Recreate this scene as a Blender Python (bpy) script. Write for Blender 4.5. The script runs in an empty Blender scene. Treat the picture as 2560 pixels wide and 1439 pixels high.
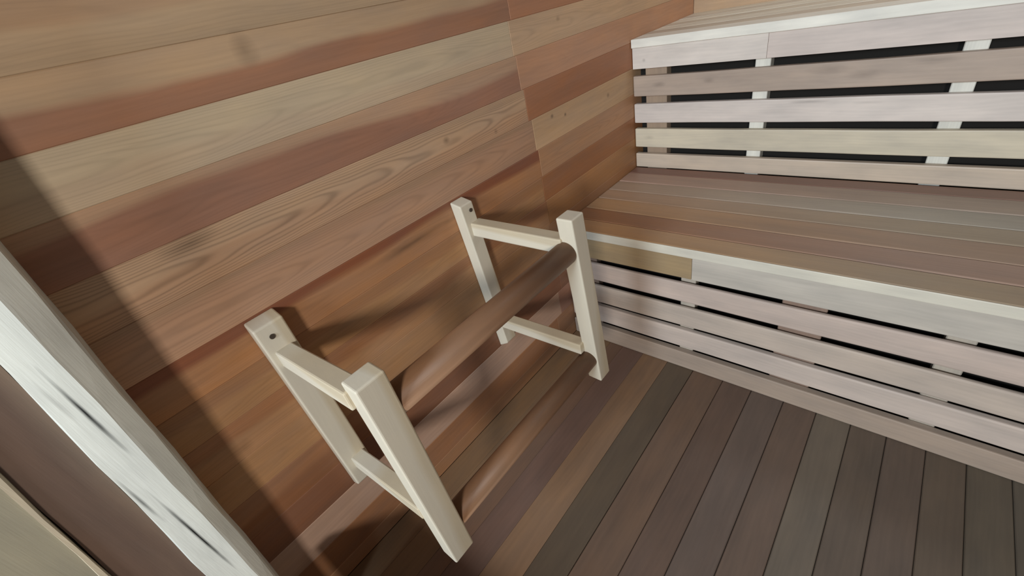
import bpy, bmesh, math, random
from mathutils import Matrix, Vector
sc = bpy.context.scene
col = sc.collection

# ---------------------------------------------------------------- camera
cd = bpy.data.cameras.new('camera'); cam = bpy.data.objects.new('camera', cd); col.objects.link(cam)
RX = (0.75404708, 0.62798497, -0.19247824)
RY = (0.2303102, -0.52723418, -0.81791279)
RZ = (-0.61511805, 0.57241505, -0.54219074)
cam.matrix_world = Matrix(((RX[0], -RY[0], -RZ[0], 0.81757), (RX[1], -RY[1], -RZ[1], -1.04431),
                           (RX[2], -RY[2], -RZ[2], 1.10632), (0, 0, 0, 1)))
cd.sensor_width = 36; cd.lens = 1084.65 / 2560 * 36; cd.clip_start = 0.02
sc.camera = cam

# ---------------------------------------------------------------- sky, light, exposure
w = bpy.data.worlds.new('sky'); sc.world = w; w.use_nodes = True
w.node_tree.nodes['Background'].inputs[0].default_value = (0.80, 0.92, 1.0, 1)
w.node_tree.nodes['Background'].inputs[1].default_value = 0.22

def area(name, loc, target, sx, sy, power, color):
    ld = bpy.data.lights.new(name, 'AREA'); ld.shape = 'RECTANGLE'; ld.size = sx; ld.size_y = sy
    ld.energy = power; ld.color = color
    o = bpy.data.objects.new(name, ld); col.objects.link(o); o.location = loc
    o.rotation_euler = (Vector(target) - Vector(loc)).to_track_quat('-Z', 'Y').to_euler()
    return o
area('daylight_outside', (1.66, -2.6, 1.45), (0.3, -0.3, 0.4), 0.28, 0.28, 35, (1.0, 0.94, 0.87))
area('overhead_fill', (0.9, 0.85, 2.0), (0.8, 0.75, 0.0), 0.5, 0.15, 4.5, (0.88, 0.95, 1.0))  # added fill above the upper bench, no fixture; brightens its top boards
area('daylight_doorway', (0.62, -3.35, 1.76), (0.6, 0.4, 0.6), 0.7, 0.9, 70, (0.80, 0.95, 1.09))

sc.view_settings.view_transform = 'Standard'; sc.view_settings.look = 'None'
sc.view_settings.gamma = 1; sc.view_settings.use_curve_mapping = False
sc.view_settings.exposure = 0.0

# ---------------------------------------------------------------- helpers
rnd = random.Random(7)
def lin(c):
    return tuple((x / 255 / 12.92) if x / 255 <= .04045 else ((x / 255 + .055) / 1.055) ** 2.4 for x in c)

class MB:
    """collects bevelled wooden boards into one mesh with grain coordinates and wood colours"""
    def __init__(s):
        s.v = []; s.f = []; s.c1 = []; s.c2 = []; s.g = []; s.k = []
    def add(s, bm, axis, tint, tint2=None, split=9., cath=0., grain=1., across=None):
        bm.normal_update(); bm.verts.index_update()
        base = len(s.v)
        co = [v.co.copy() for v in bm.verts]
        s.v += [tuple(c) for c in co]
        lo = [min(c[i] for c in co) for i in range(3)]; hi = [max(c[i] for c in co) for i in range(3)]
        oth = [i for i in range(3) if i != axis]
        if across is None:
            across = oth[0] if hi[oth[0]] - lo[oth[0]] > hi[oth[1]] - lo[oth[1]] else oth[1]
        dep = [i for i in oth if i != across][0]
        ou = rnd.uniform(0, 40); ov = rnd.uniform(0, 40)
        t1 = lin(tint); t2 = lin(tint2 or tint)
        for f in bm.faces:
            s.f.append([base + v.index for v in f.verts])
            for v in f.verts:
                vv = (v.co[across] - lo[across]) / max(1e-6, hi[across] - lo[across])
                s.g.append((v.co[axis] + ou, v.co[across] + ov, v.co[dep] + ou))
                s.c1.append(t1 + (1.,)); s.c2.append(t2 + (1.,)); s.k += [(vv, split, cath)]
        bm.free()
    def board(s, a, b, axis, tint, bev=.0015, seg=1, lean=None, **kw):
        bm = bmesh.new(); bmesh.ops.create_cube(bm, size=1)
        for v in bm.verts:
            v.co = Vector([(a[i] + b[i]) / 2 + v.co[i] * (b[i] - a[i]) for i in range(3)])
        if bev: bmesh.ops.bevel(bm, geom=bm.edges[:], offset=bev, segments=seg, profile=.5, affect='EDGES')
        if lean: lean(bm)
        s.add(bm, axis, tint, **kw)
    def build(s, name, m, parent=None):
        me = bpy.data.meshes.new(name)
        off = Vector(parent.location) if parent else Vector((0, 0, 0))
        me.from_pydata([tuple(Vector(v) - off) for v in s.v], [], s.f)
        for n_, ty, dat, key in (('tint', 'FLOAT_COLOR', s.c1, 'color'), ('tint_two', 'FLOAT_COLOR', s.c2, 'color'),
                                 ('grain_co', 'FLOAT_VECTOR', s.g, 'vector'), ('board', 'FLOAT_VECTOR', s.k, 'vector')):
            at = me.attributes.new(n_, ty, 'CORNER')
            at.data.foreach_set(key, [x for t in dat for x in t])
        me.materials.append(m); me.update()
        o = bpy.data.objects.new(name, me); col.objects.link(o); o.parent = parent
        return o

def one(name, m, parent, a, b, axis, tint, **kw):
    mb = MB(); mb.board(a, b, axis, tint, **kw); return mb.build(name, m, parent)

def thing(name, label, cat, loc):
    o = bpy.data.objects.new(name, None); col.objects.link(o); o.location = loc
    o.empty_display_size = .1; o['label'] = label; o['category'] = cat
    return o
def struct(o): o['kind'] = 'structure'; return o

# ---------------------------------------------------------------- wood
def wood(name, rough=.5, contrast=1., marks=(), mottle=.25, bump=.15):
    m = bpy.data.materials.new(name); m.use_nodes = True
    nt = m.node_tree; N = nt.nodes; L = nt.links
    bs = N['Principled BSDF']; bs.inputs['Roughness'].default_value = rough
    bs.inputs['Specular IOR Level'].default_value = .35
    def att(n):
        a = N.new('ShaderNodeAttribute'); a.attribute_name = n; return a
    def mth(op, a, b=None, c=None):
        n = N.new('ShaderNodeMath'); n.operation = op
        for i, x in enumerate((a, b, c)):
            if x is None: continue
            if isinstance(x, (int, float)): n.inputs[i].default_value = x
            else: L.new(x, n.inputs[i])
        return n.outputs[0]
    g = att('grain_co').outputs['Vector']; kb = att('board').outputs['Vector']
    t1 = att('tint').outputs['Color']; t2 = att('tint_two').outputs['Color']
    sp = N.new('ShaderNodeSeparateXYZ'); L.new(kb, sp.inputs[0])
    V, SPL, CA = sp.outputs
    sg = N.new('ShaderNodeSeparateXYZ'); L.new(g, sg.inputs[0]); U = sg.outputs[0]
    def noise(scale, det=3., vec=g, rgh=.55):
        mp = N.new('ShaderNodeMapping'); mp.inputs['Scale'].default_value = scale; L.new(vec, mp.inputs[0])
        n = N.new('ShaderNodeTexNoise'); n.inputs['Scale'].default_value = 1; n.inputs['Detail'].default_value = det
        n.inputs['Roughness'].default_value = rgh; L.new(mp.outputs[0], n.inputs['Vector']); return n.outputs['Fac']
    broad = noise((1.5, 9, 9), 2.5)
    blot = noise((7, 22, 22), 3)
    streak = noise((3.2, 75, 75), 4)
    fibre = noise((20, 420, 420), 2)
    # two-tone boards: heartwood / sapwood split running along the board
    e = mth('ADD', V, mth('MULTIPLY', mth('SUBTRACT', broad, .5), 1.1))
    e = mth('SUBTRACT', e, SPL)
    fac = mth('ADD', mth('MULTIPLY', e, 6.), .5); cl = N.new('ShaderNodeClamp'); L.new(fac, cl.inputs[0])
    mix = N.new('ShaderNodeMix'); mix.data_type = 'RGBA'
    L.new(cl.outputs[0], mix.inputs['Factor']); L.new(t1, mix.inputs['A']); L.new(t2, mix.inputs['B'])
    # cathedral figure
    vc = mth('SUBTRACT', V, .5)
    f = mth('ADD', mth('MULTIPLY', mth('MULTIPLY', vc, vc), 5.), mth('MULTIPLY', U, 1.1))
    f = mth('ADD', f, mth('MULTIPLY', noise((2.5, 10, 10), 2), 1.5))
    ring = mth('POWER', mth('ADD', mth('MULTIPLY', mth('SINE', mth('MULTIPLY', f, 34.)), .5), .5), 3.)
    ring = mth('MULTIPLY', mth('MULTIPLY', ring, CA), .28)
    straight = mth('SINE', mth('MULTIPLY', mth('ADD', mth('MULTIPLY', V, 6.), mth('MULTIPLY', broad, 7.)), 7.))
    straight = mth('MULTIPLY', straight, .02 * contrast)
    val = mth('ADD', 1., mth('MULTIPLY', mth('SUBTRACT', broad, .5), .55 * contrast))
    val = mth('ADD', val, mth('MULTIPLY', mth('SUBTRACT', blot, .5), mottle * 1.2))
    val = mth('ADD', val, mth('MULTIPLY', mth('SUBTRACT', streak, .5), .24 * contrast))
    val = mth('ADD', val, mth('MULTIPLY', mth('SUBTRACT', fibre, .5), .09 * contrast))
    val = mth('ADD', val, straight)
    val = mth('SUBTRACT', val, ring)
    # knots and stains at their own places on the board (object space): (centre, radii, strength)
    tc = N.new('ShaderNodeTexCoord')
    for (cx, cy, cz), (rx, ry, rz), st in marks:
        mp = N.new('ShaderNodeMapping'); mp.vector_type = 'TEXTURE'
        mp.inputs['Location'].default_value = (cx, cy, cz); mp.inputs['Scale'].default_value = (rx, ry, rz)
        L.new(tc.outputs['Object'], mp.inputs[0])
        ln = N.new('ShaderNodeVectorMath'); ln.operation = 'LENGTH'; L.new(mp.outputs[0], ln.inputs[0])
        d = mth('ADD', ln.outputs['Value'], mth('MULTIPLY', mth('SUBTRACT', blot, .5), 1.2))
        c2 = N.new('ShaderNodeClamp'); L.new(mth('SUBTRACT', 1., d), c2.inputs[0])
        val = mth('SUBTRACT', val, mth('MULTIPLY', c2.outputs[0], st))
    # mottled weathering shifts hue a little
    vm = N.new('ShaderNodeVectorMath'); vm.operation = 'SCALE'
    L.new(mix.outputs['Result'], vm.inputs[0]); L.new(val, vm.inputs['Scale'])
    gm = N.new('ShaderNodeGamma'); L.new(vm.outputs[0], gm.inputs[0]); gm.inputs[1].default_value = 1.
    hs = N.new('ShaderNodeHueSaturation'); L.new(gm.outputs[0], hs.inputs['Color'])
    L.new(mth('ADD', .88, mth('MULTIPLY', blot, .24)), hs.inputs['Saturation'])
    L.new(hs.outputs[0], bs.inputs['Base Color'])
    bp = N.new('ShaderNodeBump'); bp.inputs['Strength'].default_value = bump; bp.inputs['Distance'].default_value = .002
    L.new(mth('ADD', mth('MULTIPLY', streak, .6), mth('MULTIPLY', fibre, .4)), bp.inputs['Height'])
    L.new(bp.outputs[0], bs.inputs['Normal'])
    return m

wall_marks = [((0, -.38, .869), (.05, .014, .011), .55), ((0, -.212, .836), (.05, .008, .008), .35),
              ((0, -.935, .892), (.05, .055, .016), .38), ((0, -.724, 1.124), (.05, .022, .03), .35),
              ((0, .033, .803), (.05, .008, .007), .5), ((0, .10, .789), (.05, .007, .006), .7),
              ((0, .36, .778), (.05, .010, .008), .4), ((0, -1.053, .511), (.05, .02, .02), .25),
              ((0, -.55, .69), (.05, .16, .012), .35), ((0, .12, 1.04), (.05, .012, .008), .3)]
M_wall = wood('cedar_wall', .5, 1., wall_marks)
M_floor = wood('cedar_floor', .55, .9, mottle=.4)
slat_marks = [((x - .97, -.28, z), (rx, .06, rz), st) for x, z, rx, rz, st in
              ((.56, .690, .05, .005, .30), (.70, .683, .04, .006, .22), (.10, .763, .03, .010, .25), (.27, .765, .02, .008, .22),
               (.60, .775, .07, .014, .24), (.68, .757, .05, .012, .26), (.82, .780, .05, .010, .2), (.06, .575, .03, .010, .22),
               (.045, .845, .008, .008, .3))]
M_slat = wood('pale_bench_wood', .42, .8, slat_marks, mottle=.38)
M_seat = wood('seat_wood', .42, .8, mottle=.2)
M_rail = wood('new_whitewood', .45, .28, mottle=.12, bump=.06)
M_rod = wood('cedar_rod', .5, .9, mottle=.6)
post_cracks = [((.072, -1.1575, .775), (.03, .0035, .09), 1.1), ((.072, -1.176, .475), (.03, .003, .13), 1.),
               ((.066, -1.190, .60), (.03, .003, .06), .7), ((.070, -1.170, .80), (.03, .004, .05), .3)]
M_trim = wood('whitewood_post', .5, .5, post_cracks, mottle=.35, bump=.25)
M_dark = bpy.data.materials.new('gap_shade'); M_dark.use_nodes = True  # near-black colour standing in for the shade inside the benches
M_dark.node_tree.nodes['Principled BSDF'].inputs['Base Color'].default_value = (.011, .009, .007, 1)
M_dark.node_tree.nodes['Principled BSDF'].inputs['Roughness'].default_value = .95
M_hole = bpy.data.materials.new('screw_recess'); M_hole.use_nodes = True
M_hole.node_tree.nodes['Principled BSDF'].inputs['Base Color'].default_value = (.05, .035, .025, 1)
M_hole.node_tree.nodes['Principled BSDF'].inputs['Roughness'].default_value = .4

# ---------------------------------------------------------------- room shell
XR, YB, YF, ZC = 1.95, 1.10, -1.16, 2.05
T = .018
DK = (60, 44, 34)
def vary(c, a=7):
    d = rnd.uniform(-a, a); return (c[0] + d, c[1] + d * .9, c[2] + d * .8)

zs = [0, .05, .135, .230, .315, .407, .490, .572, .650, .732, .820, .904, .987, 1.066, 1.147]
while zs[-1] < ZC: zs.append(zs[-1] + .082)
JY = -.078
# (near colour, second colour, split, cathedral) / far colour
A = [((162, 121, 89), None, 9, 0), ((158, 114, 83), None, 9, .1), ((190, 158, 137), None, 9, 0), ((134, 93, 70), None, 9, 0),
     ((139, 96, 68), (158, 114, 83), .6, 0), ((173, 132, 95), None, 9, .2), ((177, 134, 97), (162, 116, 83), .5, .3),
     ((175, 132, 93), (162, 119, 85), .55, .3), ((173, 126, 89), (136, 86, 62), .72, .2), ((180, 142, 114), (169, 136, 108), .82, .5),
     ((184, 147, 116), (188, 156, 126), .5, 1.), ((160, 118, 96), (184, 150, 122), .64, .2), ((190, 168, 141), (192, 173, 145), .5, .35),
     ((158, 116, 91), (180, 152, 122), .62, .1), ((182, 156, 126), (175, 145, 116), .7, .2)]
B = [(163, 124, 94), (158, 118, 89), (163, 124, 105), (134, 96, 75), (151, 109, 82), (163, 120, 86), (171, 126, 86), (158, 109, 75),
     (181, 139, 105), (191, 158, 123), (163, 113, 82), (191, 147, 117), (196, 166, 135), (173, 124, 94), (185, 145, 114)]
mb = MB(); cuts = [-.06, -.1, -.07, -.05, -.08, -.06, -.055, -.06, -.055, -.062, -.075, -.085, -.092, -.08, -.092]
for i in range(len(zs) - 1):
    z0, z1 = zs[i], min(zs[i + 1], ZC)
    if z0 >= ZC: break
    if i < len(A): a = A[i]; b = B[i]; jy = cuts[i]
    else:
        a = (vary((168, 134, 104), 16), None, 9, rnd.choice((0, .4))); b = vary((160, 120, 90), 16); jy = JY + rnd.uniform(-.02, .02)
    mb.board((-T, -1.18, z0), (0, jy, z1), 1, a[0], bev=.0013, tint2=a[1], split=a[2], cath=a[3], across=2)
    mb.board((-T, jy, z0), (0, YB, z1), 1, b, bev=.0013, cath=.35 if i in (8, 12) else .1, across=2)
mb.board((-T - .012, -1.18, -.02), (-T + .002, YB + T, ZC + T), 1, DK, bev=0)
struct(mb.build('wall_left', M_wall))

fx = [0, .072, .150, .2, .2785, .3665, .452, .5445, .627, .7125, .793, .871, .946, 1.022, 1.094, 1.168]
while fx[-1] < XR: fx.append(fx[-1] + .077)
FC = [(121, 94, 68), (121, 96, 72), (115, 90, 74), (112, 89, 78), (129, 102, 79), (91, 78, 64), (108, 87, 72), (99, 81, 70),
      (101, 87, 78), (101, 85, 74), (106, 96, 84), (99, 87, 76), (97, 84, 74), (96, 84, 72), (93, 84, 72), (91, 84, 74)]
mb = MB()
for i in range(len(fx) - 1):
    x0, x1 = fx[i], min(fx[i + 1], XR)
    c = FC[i] if i < len(FC) else vary((114, 100, 86), 8)
    gap = .0004 if i < 5 else .0012
    mb.board((x0 + gap / 2, -1.9, -.02), (x1 - gap / 2, YB, 0), 1, c, bev=.0018 if i > 5 else .0008, across=0)
mb.board((-.03, -1.9, -.034), (XR + .03, YB + T, -.019), 1, DK, bev=0)
struct(mb.build('floor', M_floor))

mb = MB(); z = 0
while z < ZC:
    mb.board((0, YB, z), (XR, YB + T, min(z + .082, ZC)), 0, vary((176, 148, 118), 14), bev=.0012, across=2); z += .082
mb.board((-.03, YB + T - .002, -.02), (XR + .03, YB + T + .012, ZC + T), 0, DK, bev=0)
struct(mb.build('wall_back', M_wall))
mb = MB(); z = 0
while z < ZC:
    mb.board((XR, -1.18, z), (XR + T, YB, min(z + .082, ZC)), 1, vary((160, 122, 92), 18), bev=.0012, across=2); z += .082
mb.board((XR + T - .002, -1.18, -.02), (XR + T + .012, YB + T, ZC + T), 1, DK, bev=0)
struct(mb.build('wall_right', M_wall))
mb = MB(); x = 0
while x < XR:
    mb.board((x, YF, ZC), (min(x + .082, XR), YB, ZC + T), 1, vary((160, 126, 96), 16), bev=.0012, across=0); x += .082
mb.board((-.03, -1.18, ZC + T - .002), (XR + .03, YB + T, ZC + T + .012), 1, DK, bev=0)
struct(mb.build('ceiling', M_wall))
# front of the room: header, right-hand wall, low sill below the opening
mb = MB(); z = 0
while z < ZC:
    z1 = min(z + .082, ZC)
    mb.board((1.50 if z < 1.88 else -.02, -1.18, z), (XR, -1.16, z1), 0, vary((160, 122, 92), 16), bev=.0012, across=2)
    z += .082
struct(mb.build('wall_front', M_wall))

# whitewood corner post of the opening (slightly out of plumb, edges eased)
def prism(name, m, foot, head, z0, z1, tint, **kw):
    bm = bmesh.new()
    n = 24
    rows = []
    for k in range(n + 1):
        t = k / n; z = z0 + (z1 - z0) * t
        rows.append([bm.verts.new((p[0] + (q[0] - p[0]) * t, p[1] + (q[1] - p[1]) * t + .0012 * math.sin(z * 23 + i), z)) for i, (p, q) in enumerate(zip(foot, head))])
    c = len(foot)
    for k in range(n):
        for i in range(c):
            bm.faces.new((rows[k][i], rows[k][(i + 1) % c], rows[k + 1][(i + 1) % c], rows[k + 1][i]))
    bm.faces.new(rows[0][::-1]); bm.faces.new(rows[-1])
    bmesh.ops.recalc_face_normals(bm, faces=bm.faces[:])
    mb = MB(); mb.add(bm, 2, tint, across=1, **kw); return mb.build(name, m)
# foot / head outlines, counter-clockwise seen from above
def Yl(y0, z0_, y1, z1_, z): return y0 + (y1 - y0) * (z - z0_) / (z1_ - z0_)
def outline(z):
    r = Yl(-1.147, .25, -1.103, .99, z); c_ = Yl(-1.161, .305, -1.133, .943, z); l = Yl(-1.212, .39, -1.181, .87, z)
    return [(-.018, l), (.056, l), (.070, l + .003), (.080, c_ - .001), (.079, c_ + .002), (.072, r - .002), (.069, r), (-.018, r)]
post = prism('trim_1', M_trim, outline(0), outline(ZC), 0, ZC, (206, 206, 196), split=.45, tint2=(198, 198, 188), cath=.12)
struct(post)
def outline2(z):
    l = Yl(-1.212, .39, -1.181, .87, z) - .001; p = Yl(-1.279, .52, -1.258, .75, z)
    return [(-.02, p), (.050, p), (.050, l), (-.02, l)]
struct(prism('trim_2', M_floor, outline2(0), outline2(ZC), 0, ZC, (102, 82, 70), tint2=(112, 94, 80), split=.5))
# pale leaf of the opened door with its lighter edge
def outline3(z):
    p = Yl(-1.279, .52, -1.258, .75, z) - .001
    return [(.012, p - .62), (.052, p - .62), (.052, p - .004), (.050, p), (.012, p)]
door = prism('door_1', M_slat, outline3(.01), outline3(1.95), .01, 1.95, (146, 138, 118)); struct(door)
def outline4(z):
    p = Yl(-1.279, .52, -1.258, .75, z) - .001
    return [(.0525, p - .0075), (.0565, p - .0065), (.0565, p - .001), (.0525, p)]
ed = prism('door_edge_strip', M_trim, outline4(.01), outline4(1.95), .01, 1.95, (180, 166, 142)); ed.parent = door
sill = one('trim_3', M_wall, None, (.088, -1.16, 0), (.89, -1.12, .235), 0, (160, 122, 92), bev=.003); struct(sill)

# ---------------------------------------------------------------- lower bench
def wavy(amp, seed, axis=2):
    def f(bm):
        for k in range(1, 16):
            x = XR * k / 16
            bmesh.ops.bisect_plane(bm, geom=bm.verts[:] + bm.edges[:] + bm.faces[:], plane_co=(x, 0, 0), plane_no=(1, 0, 0))
        for v in bm.verts:
            v.co[axis] += amp * math.sin(v.co.x * 4.3 + seed) * math.sin(v.co.x * 9.1 + seed * 2)
    return f
lb = thing('lower_bench', 'lower bench with a brown plank seat and slatted front, standing on the floor', 'bench', (0.97, 0, 0))
ys = [-.004, .0705, .152, .2375, .3135, .394, .4795, .5410]
sc_l = [(174, 135, 97), (148, 106, 76), (176, 139, 103), (170, 140, 115), (169, 146, 126), (176, 147, 130), (132, 99, 86)]
sc_r = [(161, 143, 120), (159, 134, 118), (155, 132, 113), (159, 144, 124), (166, 158, 144), (167, 151, 136), (137, 111, 98)]
for i in range(7):
    mb = MB()
    mb.board((.002, ys[i] + .0004, .429), (XR - .002, ys[i + 1] - .0020, .457), 0, sc_r[i], bev=.0035, seg=3, across=1,
             tint2=sc_l[i], split=9, lean=wavy(.0006, i))
    # warmer wood towards the wall end of the board
    fl = [v for f in mb.f for v in f]
    for q, vi in enumerate(fl):
        t = min(1, max(0, (mb.v[vi][0] - .15) / .75))
        a_, b_ = mb.c2[q], mb.c1[q]
        mb.c1[q] = tuple(a_[j] * (1 - t) + b_[j] * t for j in range(3)) + (1,)
    mb.build('seat_board', M_seat, lb)
one('nosing', M_slat, lb, (.002, -.0085, .4292), (XR - .002, -.0045, .4568), 0, (204, 198, 182), bev=.0015, seg=2)
fb = one('fascia_board', M_slat, lb, (.002, .001, .353), (.4345, .020, .4285), 0, (160, 138, 106), bev=.002, seg=2)
fb['label'] = 'short yellowish brown fascia board'
one('fascia_board', M_slat, lb, (.4352, .000, .353), (XR - .002, .020, .4285), 0, (184, 176, 164), bev=.002, seg=2)
for k, (z0, z1, c) in enumerate([(.267, .3365, (186, 169, 157)), (.1745, .2485, (186, 171, 157)), (.087, .1595, (190, 175, 163))]):
    one('front_slat', M_slat, lb, (.002, 0, z0), (XR - .002, .014 if k < 2 else .020, z1 - .002), 0, c, bev=.005, seg=3, lean=wavy(.0012, k * 2 + 1))
one('base_board', M_slat, lb, (.002, -.002, .0005), (XR - .002, .02, .067), 0, (160, 143, 128), bev=.003, seg=2, lean=wavy(.0005, 5))
for x0, x1 in ((.035, .112), (.398, .441), (.662, .760), (.972, 1.020), (1.35, 1.40), (1.75, 1.80)):
    one('upright', M_slat, lb, (x0, .0205, .0), (x1, .050, .4285), 2, (140, 118, 104) if x1 - x0 > .07 else (176, 166, 152), bev=.002)
    one('bearer', M_slat, lb, (x0, .0555, .36), (x0 + .04, .53, .4285), 1, (90, 76, 64), bev=.002)
def panel(parent, a, b):  # added dark sheet so the cavity behind the slats looks unlit
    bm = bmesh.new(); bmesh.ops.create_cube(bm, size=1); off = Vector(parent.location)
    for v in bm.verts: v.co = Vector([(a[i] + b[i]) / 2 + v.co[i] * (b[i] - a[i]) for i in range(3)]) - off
    me = bpy.data.meshes.new('gap_shade_panel'); bm.to_mesh(me); bm.free(); me.materials.append(M_dark)
    o = bpy.data.objects.new('gap_shade_panel', me); col.objects.link(o); o.parent = parent
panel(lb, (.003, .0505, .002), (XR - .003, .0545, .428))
# ---------------------------------------------------------------- upper bench
ub = thing('upper_bench', 'upper bench with a pale top, its open front slats rising behind the lower seat', 'bench', (0.97, .82, 0))
y = .532; i = 0
uc = [(240, 238, 226), (206, 196, 179), (232, 227, 210), (213, 205, 187), (229, 225, 208), (213, 206, 190), (224, 217, 198)]
while y < 1.09:
    y1 = min(y + .0815, 1.0985)
    one('seat_board', M_slat, ub, (.002, y + .0005, .886), (XR - .002, y1 - .001, .9137), 0, uc[i], bev=.003 if i else .0022, seg=2, lean=wavy(.0005, i)); y = y1; i += 1
one('fascia_board', M_slat, ub, (.002, .541, .8175), (.4335, .560, .8855), 0, (225, 216, 206), bev=.0008, seg=2)
one('fascia_board', M_slat, ub, (.4342, .541, .8175), (XR - .002, .560, .8855), 0, (210, 198, 189), bev=.0008, seg=2)
for k, (z0, z1, c) in enumerate([(.724, .7935, (179, 162, 147)), (.630, .699, (216, 206, 197)), (.537, .6075, (208, 198, 176)), (.4578, .5125, (202, 186, 167))]):
    one('backrest_slat', M_slat, ub, (.002, .540, z0), (XR - .002, .560, z1), 0, c, bev=.0035, seg=2, lean=wavy(.0010, k * 3 + 1) if k < 3 else None)
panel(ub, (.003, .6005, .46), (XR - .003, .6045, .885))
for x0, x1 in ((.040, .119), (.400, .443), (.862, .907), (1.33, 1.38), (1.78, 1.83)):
    one('upright', M_slat, ub, (x0, .5605, .0), (x1, .600, .8855), 2, (164, 143, 123) if x0 < .1 else (225, 223, 212), bev=.002)  # browner tint on the wall-end upright stands for the shade on it
    one('bearer', M_slat, ub, (x0, .605, .81), (x0 + .04, 1.09, .8855), 1, (90, 76, 64), bev=.002)

# ---------------------------------------------------------------- wooden guard rail on the left wall
gr = thing('guard_rail', 'pale wooden guard rail with two round bars, screwed low on the cedar plank wall', 'guard rail', (.17, -.64, .235))
WH = (204, 195, 176)
def lean_y(z0, z1, dy_top, dx=0.):
    def f(bm):
        for v in bm.verts:
            t = (v.co.z - z0) / (z1 - z0); v.co.y += dy_top * t
    return f
def screw(parent, x, y, z):
    bm = bmesh.new(); bmesh.ops.create_cone(bm, cap_ends=True, segments=20, radius1=.0048, radius2=.0048, depth=.003)
    bmesh.ops.rotate(bm, verts=bm.verts, matrix=Matrix.Rotation(math.pi / 2, 3, 'Y')); bmesh.ops.translate(bm, verts=bm.verts, vec=(x, y, z))
    # world position; convert to the parent's frame
    off = Vector(parent.parent.location)
    me = bpy.data.meshes.new('screw_hole'); bmesh.ops.translate(bm, verts=bm.verts, vec=-off); bm.to_mesh(me); bm.free()
    me.materials.append(M_hole); o = bpy.data.objects.new('screw_hole', me); col.objects.link(o); o.parent = parent
def upright(name, a, b, dyt, cut):
    """board with eased edges; lower end cut back on the outer side"""
    mb = MB(); bm = bmesh.new(); bmesh.ops.create_cube(bm, size=1)
    for v in bm.verts: v.co = Vector([(a[i] + b[i]) / 2 + v.co[i] * (b[i] - a[i]) for i in range(3)])
    bmesh.ops.bevel(bm, geom=bm.edges[:], offset=.0035, segments=3, profile=.5, affect='EDGES')
    for v in bm.verts:
        t = (v.co.z - a[2]) / (b[2] - a[2]); v.co.y += dyt * t
        if t < .1: v.co.z += cut * ((v.co.x - a[0]) / (b[0] - a[0]))
        if t > .9: v.co.z -= abs(cut) * .35 * ((v.co.x - a[0]) / (b[0] - a[0])) if cut > 0 else 0
    mb.add(bm, 2, WH, across=1, tint2=(194, 180, 154), split=.6)
    return mb.build(name, M_rail, gr)
wpL = upright('wall_plate', (.0005, -.932, .235), (.036, -.877, .730), -.006, .022)
wpR = upright('wall_plate', (.0005, -.387, .235), (.036, -.345, .730), -.036, .022)
screw(wpL, .0365, -.915, .697); screw(wpR, .0365, -.393, .702)
upright('front_post', (.301, -.911, .232), (.341, -.862, .722), -.009, -.002)
upright('front_post', (.302, -.362, .229), (.342, -.317, .722), -.040, -.002)
def rung(y0, y1, zc0, zc1, h=.036):
    def f(bm):
        for v in bm.verts: v.co.z += (zc1 - zc0) * (v.co.x - .036) / (.301 - .036)
    one('rung', M_rail, gr, (.030, y0, zc0 - h / 2), (.308, y1, zc0 + h / 2), 0, WH, bev=.003, seg=2, lean=f, tint2=(194, 180, 154), split=.6)
rung(-.926, -.892, .648, .688); rung(-.916, -.884, .320, .380, .034)
rung(-.404, -.370, .652, .655); rung(-.388, -.356, .335, .346, .032)
def rod(p, q, r):
    mb = MB(); bm = bmesh.new(); d = Vector(q) - Vector(p)
    bmesh.ops.create_cone(bm, cap_ends=True, segments=40, radius1=r, radius2=r, depth=d.length)
    bmesh.ops.bevel(bm, geom=[e for e in bm.edges if len(e.link_faces) == 2 and any(len(f.verts) > 4 for f in e.link_faces)], offset=.0025, segments=2, affect='EDGES')
    bm.transform(Matrix.Translation((Vector(p) + Vector(q)) / 2) @ d.to_track_quat('Z', 'Y').to_matrix().to_4x4())
    mb.add(bm, 1, (146, 112, 86), across=2, tint2=(126, 94, 70), split=.7)
    o = mb.build('round_bar', M_rod, gr)
    for f in o.data.polygons: f.use_smooth = True
    o['label'] = 'reddish brown round bar'
rod((.313, -.885, .641), (.314, -.396, .640), .0262)
rod((.314, -.885, .305), (.315, -.366, .305), .0240)
